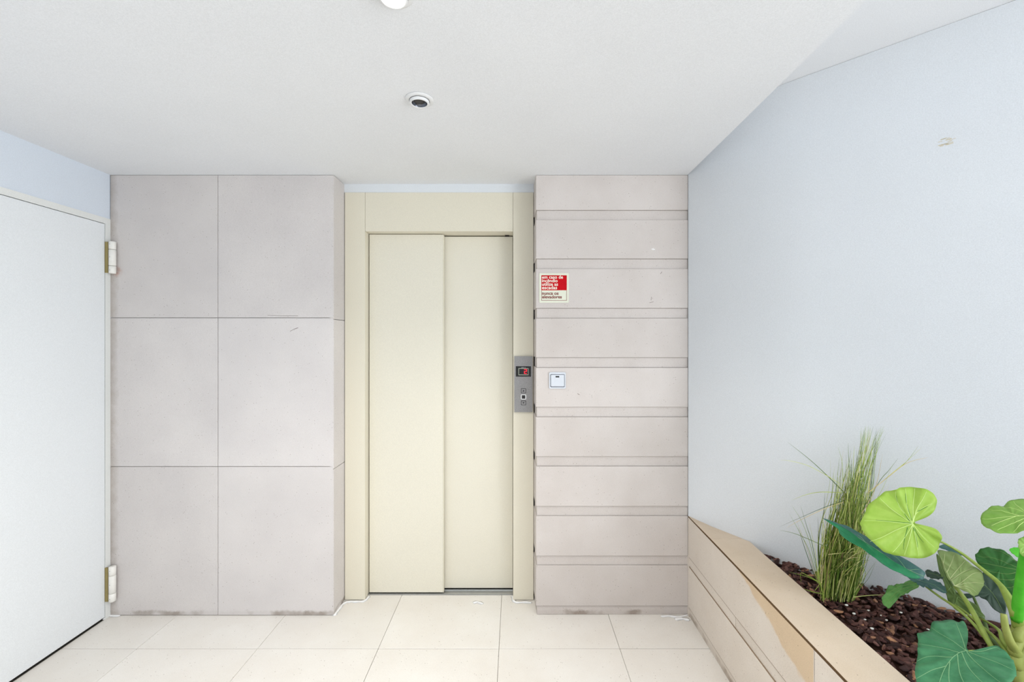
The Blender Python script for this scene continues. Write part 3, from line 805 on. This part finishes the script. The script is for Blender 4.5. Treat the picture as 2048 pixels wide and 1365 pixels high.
leaf(z1, [(1128, 553), (1160, 548), (1200, 530), (1235, 500), (1243, 460), (1225, 425), (1190, 400), (1130, 386), (1060, 388), (1030, 402), (990, 405), (945, 435), (905, 470), (875, 520), (858, 565), (865, 590), (885, 625), (920, 665), (965, 705), (1020, 725), (1080, 738), (1130, 745), (1180, 742), (1225, 720), (1255, 680), (1260, 640), (1240, 605), (1200, 585), (1160, 578), (1128, 578)],
     (1112, 567), 1.33, .02, .03, L_lime, V_lime, A_v+A_d, .06, .006, 9, .006, 'large lime green heart-shaped leaf', .0010)
# pale lime leaf at the right edge
jI = (1710, 530)
leaf(z1, [(1455, 540), (1480, 500), (1520, 482), (1570, 475), (1610, 450), (1680, 438), (1740, 450), (1775, 500), (1760, 560), (1740, 590), (1680, 605), (1600, 612), (1540, 610), (1490, 590), (1465, 565)],
     (1620, 535), 1.17, .03, .10, L_lime2, V_lime, [[jI, (1620, 535), (1500, 545), (1462, 540)], [jI, (1640, 500), (1560, 485)], [jI, (1640, 480), (1620, 455)], [jI, (1640, 560), (1560, 590), (1540, 600)], [jI, (1650, 580), (1620, 605)], [(1650, 532), (1570, 510), (1510, 500)], [(1630, 536), (1560, 560), (1510, 580)]], .08, .003, 7, .008, 'pale lime leaf at the right edge')
leaf(z3, [(1310, 80), (1340, 50), (1420, 40), (1460, 150), (1420, 230), (1345, 205), (1318, 150)], (1380, 120), 1.12, .02, .05, L_lime2, V_lime, [[(1440, 130), (1380, 120), (1325, 100)], [(1430, 150), (1380, 170), (1350, 190)]], .06, .002)
# long blue-green leaf seen nearly edge-on
leaf(z1, [(672, 546), (705, 552), (745, 566), (800, 585), (850, 615), (900, 650), (950, 690), (1020, 715), (1090, 750), (1150, 790), (1182, 830), (1160, 852), (1100, 840), (1060, 820), (1000, 795), (940, 752), (890, 715), (850, 685), (800, 660), (760, 625), (735, 585), (705, 558)],
     (930, 705), 1.40, .02, .04, L_teal2, V_teal, [[(1170, 835), (1060, 785), (950, 712), (850, 645), (760, 590), (700, 555)], [(1080, 795), (1040, 745), (1010, 725)], [(980, 735), (930, 695)], [(880, 668), (860, 640), (840, 625)], [(1100, 805), (1130, 800), (1150, 800)]], .03, .004, 5, .02, 'long blue-green leaf reaching left across the grass')
o = leaf(z1, [(674, 547), (735, 570), (800, 606), (860, 652), (950, 713), (1040, 770), (1100, 806), (1158, 842), (1100, 842), (1060, 822), (1000, 797), (940, 754), (890, 717), (850, 687), (800, 662), (757, 627), (737, 590), (707, 561)],
     (935, 730), 1.372, .02, .04, L_litfold, None, (), .03, .002, 5, .012)  # overlay painted brighter where the lower half catches light
# teal leaf underneath it and slivers
leaf(z3, [(240, 385), (310, 415), (400, 430), (470, 425), (560, 440), (640, 490), (655, 550), (600, 545), (540, 520), (480, 500), (420, 490), (370, 455), (300, 412)], (480, 470), 1.39, .03, .12, L_teal2, V_teal, [[(640, 540), (540, 480), (440, 450), (330, 420)]], .03, .003)
leaf(z3, [(470, 342), (560, 360), (630, 390), (625, 425), (600, 427), (530, 420), (480, 400)], (550, 392), 1.43, .02, .1, L_dark, V_dk, [[(625, 410), (550, 385), (490, 365)]], .03, .002)
leaf(z3, [(590, 140), (620, 115), (660, 120), (720, 155), (800, 210), (700, 185), (650, 158)], (665, 148), 1.40, .02, .1, L_teal2, None, (), .02, .001)
# small ribbed green leaf
leaf(z3, [(70, 600), (105, 560), (118, 505), (160, 482), (250, 470), (300, 432), (350, 425), (412, 490), (330, 540), (250, 580), (180, 640), (140, 680), (90, 655)], (235, 540), 1.45, .02, .06, L_mid, V_dk, [[(410, 488), (330, 500), (230, 530), (110, 640)], [(380, 465), (280, 480), (180, 520), (120, 570)], [(390, 495), (300, 540), (200, 600), (140, 660)], [(370, 450), (290, 455), (200, 490)]], .06, .004, 6, .015, 'small ribbed mid green leaf above the bark')
# olive folded leaf behind, then the sage leaf
leaf(z3, [(570, 205), (600, 225), (650, 370), (720, 480), (770, 560), (850, 610), (920, 650), (980, 730), (1015, 780), (950, 775), (890, 745), (800, 735), (715, 685), (660, 585), (640, 480), (610, 400), (588, 330)], (735, 590), 1.37, .02, .05, L_olive, V_dk, [[(980, 760), (850, 660), (740, 560), (650, 410), (600, 280)], [(760, 590), (740, 660)], [(700, 500), (665, 540)], [(850, 660), (860, 710)]], .04, .003, 5, .01, 'olive folded leaf behind the sage leaf')
jC = (735, 488)
leaf(z3, [(578, 165), (640, 158), (720, 172), (790, 215), (860, 270), (930, 320), (985, 370), (1000, 430), (1003, 472), (975, 520), (940, 568), (905, 580), (850, 550), (790, 515), (735, 490), (690, 440), (650, 380), (620, 290), (595, 220)],
     (790, 390), 1.31, .03, .05, L_sage, V_sage, [[jC, (670, 380), (625, 270), (600, 210)], [jC, (800, 455), (900, 380), (975, 372)], [jC, (840, 465), (930, 460), (995, 470)], [jC, (860, 500), (935, 550)], [jC, (850, 520), (900, 570)], [(690, 425), (760, 340), (830, 260)], [(660, 370), (700, 290), (730, 200)], [(630, 290), (640, 240), (645, 190)], [(700, 440), (800, 370), (900, 320)]], .06, .003, 7, .010, 'sage green leaf showing its pale underside')
# very dark leaf behind
leaf(z3, [(985, 370), (1050, 400), (1110, 450), (1160, 520), (1190, 640), (1207, 700), (1192, 762), (1150, 735), (1080, 690), (1020, 620), (970, 590), (935, 572), (900, 590), (850, 600), (800, 560), (900, 560), (960, 520), (1000, 460)], (1060, 560), 1.42, .02, .04, L_dark, V_dk, [[(1000, 480), (1080, 560), (1180, 720)]], .05, .003, 5, .012, 'very dark green leaf behind the others')
# deep green leaf at right
jG = (1350, 345)
leaf(z3, [(920, 205), (945, 172), (1000, 142), (1060, 132), (1130, 145), (1200, 180), (1270, 232), (1340, 290), (1370, 400), (1340, 560), (1285, 645), (1240, 600), (1190, 545), (1140, 475), (1080, 420), (1020, 365), (970, 310), (932, 265)], (1150, 330), 1.29, .03, .05, L_green, V_dk, [[jG, (1250, 300), (1100, 240), (940, 215)], [jG, (1280, 250), (1180, 190), (1090, 150)], [jG, (1230, 330), (1090, 300), (960, 280)], [jG, (1240, 380), (1120, 370), (1010, 345)], [jG, (1270, 430), (1170, 430), (1090, 420)], [jG, (1290, 480), (1220, 500), (1150, 480)]], .07, .004, 8, .010, 'deep green ribbed leaf behind the bright stem')
leaf(z3, [(1232, 160), (1260, 142), (1310, 140), (1370, 170), (1390, 230), (1330, 240), (1260, 195)], (1310, 185), 1.25, .02, .05, L_bright, None, (), .04, .001)
# big teal heart-shaped leaf at the bottom
jJ = (838, 1082)
J_v = [[jJ, (760, 1110), (660, 1210), (600, 1340), (560, 1480), (590, 1600)], [jJ, (740, 1010), (600, 920), (520, 860)], [jJ, (800, 960), (760, 860), (740, 810)], [(780, 1100), (640, 1060), (500, 1030), (405, 1010)], [(720, 1145), (600, 1130), (480, 1130), (390, 1160)], [(660, 1215), (540, 1250), (440, 1300), (385, 1330)],
       [jJ, (960, 1090), (1100, 1060), (1150, 1075)], [jJ, (980, 1140), (1120, 1190), (1270, 1250)], [(800, 1098), (860, 1230), (980, 1360), (1080, 1440)], [(760, 1115), (780, 1280), (850, 1440), (900, 1560)], [(690, 1180), (680, 1340), (720, 1500), (750, 1610)], [jJ, (900, 1160), (1050, 1290), (1180, 1390)]]
leaf(z3, [(846, 1062), (852, 980), (850, 900), (835, 830), (800, 778), (760, 795), (700, 790), (620, 802), (530, 832), (480, 890), (402, 930), (395, 990), (400, 1060), (385, 1150), (375, 1250), (380, 1330), (400, 1420), (450, 1520), (540, 1600), (680, 1640), (850, 1620), (1000, 1560), (1130, 1480), (1230, 1400), (1282, 1310), (1282, 1200), (1250, 1140), (1190, 1085), (1120, 1045), (1050, 1036), (980, 1046), (920, 1075), (875, 1084)],
     (826, 1100), 1.10, .03, .12, L_teal, V_teal, J_v, .03, .004, 9, .006, 'large teal green heart-shaped leaf drooping over the bark', .0009)
# petioles
def stem(conv, pts, ds, rad, mat, name='petiole', label=None):
    P = crom([Vector((*conv(p), 0)) for p in pts], 5); m = len(P); dl = lerps(ds, m); rl = lerps(rad, m)
    path = [UP(p.x, p.y, d) for p, d in zip(P, dl)]
    bm = bmesh.new(); addtube(bm, path, [q/4.55/F*d for q, d in zip(rl, dl)], 10); o = finish(name, bm, mat, ep, True)
    if label: o['label'] = label
    return o
stem(z3, [(375, 10), (490, 50), (615, 90), (800, 195), (1000, 350), (1130, 460), (1200, 560), (1280, 720), (1330, 860)], [1.335, 1.335, 1.34, 1.33, 1.29, 1.26, 1.23, 1.2, 1.2], [6, 8, 9, 12, 16, 20, 30, 42, 55], M_stalk2)
stem(z3, [(1400, 60), (1372, 200), (1345, 400), (1320, 600), (1300, 800)], [1.15, 1.16, 1.18, 1.19, 1.2], [30, 34, 38, 42, 44], L_bright, label='thick bright green leaf stem')
stem(z3, [(470, 495), (600, 590), (720, 670), (850, 780), (960, 900), (1070, 1040), (1200, 1150)], [1.40, 1.36, 1.33, 1.3, 1.27, 1.24, 1.2], [8, 10, 12, 12, 14, 16, 20], M_stalk2)
stem(z3, [(700, 640), (820, 720), (950, 830), (1100, 960), (1200, 1080), (1290, 1200)], [1.37, 1.33, 1.29, 1.25, 1.22, 1.2], [7, 9, 11, 14, 20, 26], M_stalk2)
stem(z3, [(733, 486), (820, 600), (900, 730), (980, 880), (1060, 1030), (1180, 1200)], [1.325, 1.31, 1.28, 1.25, 1.22, 1.2], [14, 18, 21, 22, 22, 22], M_stalk2)
stem(z3, [(940, 770), (1050, 830), (1140, 900), (1180, 1000), (1290, 1120)], [1.33, 1.29, 1.25, 1.22, 1.2], [8, 10, 14, 20, 28], M_stalk2)
stem(z3, [(905, 590), (960, 720), (1010, 830), (1060, 960), (1200, 1110)], [1.41, 1.38, 1.34, 1.3, 1.22], [10, 12, 14, 16, 20], L_olive)
stem(z3, [(836, 1084), (960, 1090), (1120, 1150), (1280, 1240)], [1.105, 1.125, 1.15, 1.19], [8, 12, 18, 26], M_stalk2)
stem(z3, [(1180, 745), (1195, 860), (1240, 1000), (1320, 1130)], [1.19, 1.185, 1.18, 1.19], [22, 27, 34, 40], M_stalk, 'sheath')
# trunk of overlapping sheaths
base_py = CY+(H-barkz(X(2040, TD), TD))/TD*F
tb = (base_py+6-1065)*4.55
stem(z3, [(1350, 780), (1352, 1000), (1350, 1250), (1345, tb)], [1.2, 1.2, 1.2, 1.2], [55, 85, 95, 100], M_stalk, 'trunk')
for k, (a, b, ra, rb) in enumerate((((1300, 960), (1420, 790), 70, 52), ((1275, 1075), (1400, 905), 78, 60), ((1290, 1190), (1430, 1000), 82, 66), ((1300, 1330), (1420, 1110), 86, 72), ((1290, 1460), (1400, 1240), 90, 76), ((1300, 1600), (1420, 1400), 92, 80))):
    stem(z3, [b, ((a[0]+b[0])/2-8, (a[1]+b[1])/2), a, (a[0]+60, a[1]+70)], [1.19-.002*k]*4, [rb*.5, rb*.6, ra*.6, ra*.5], M_stalk, 'sheath')
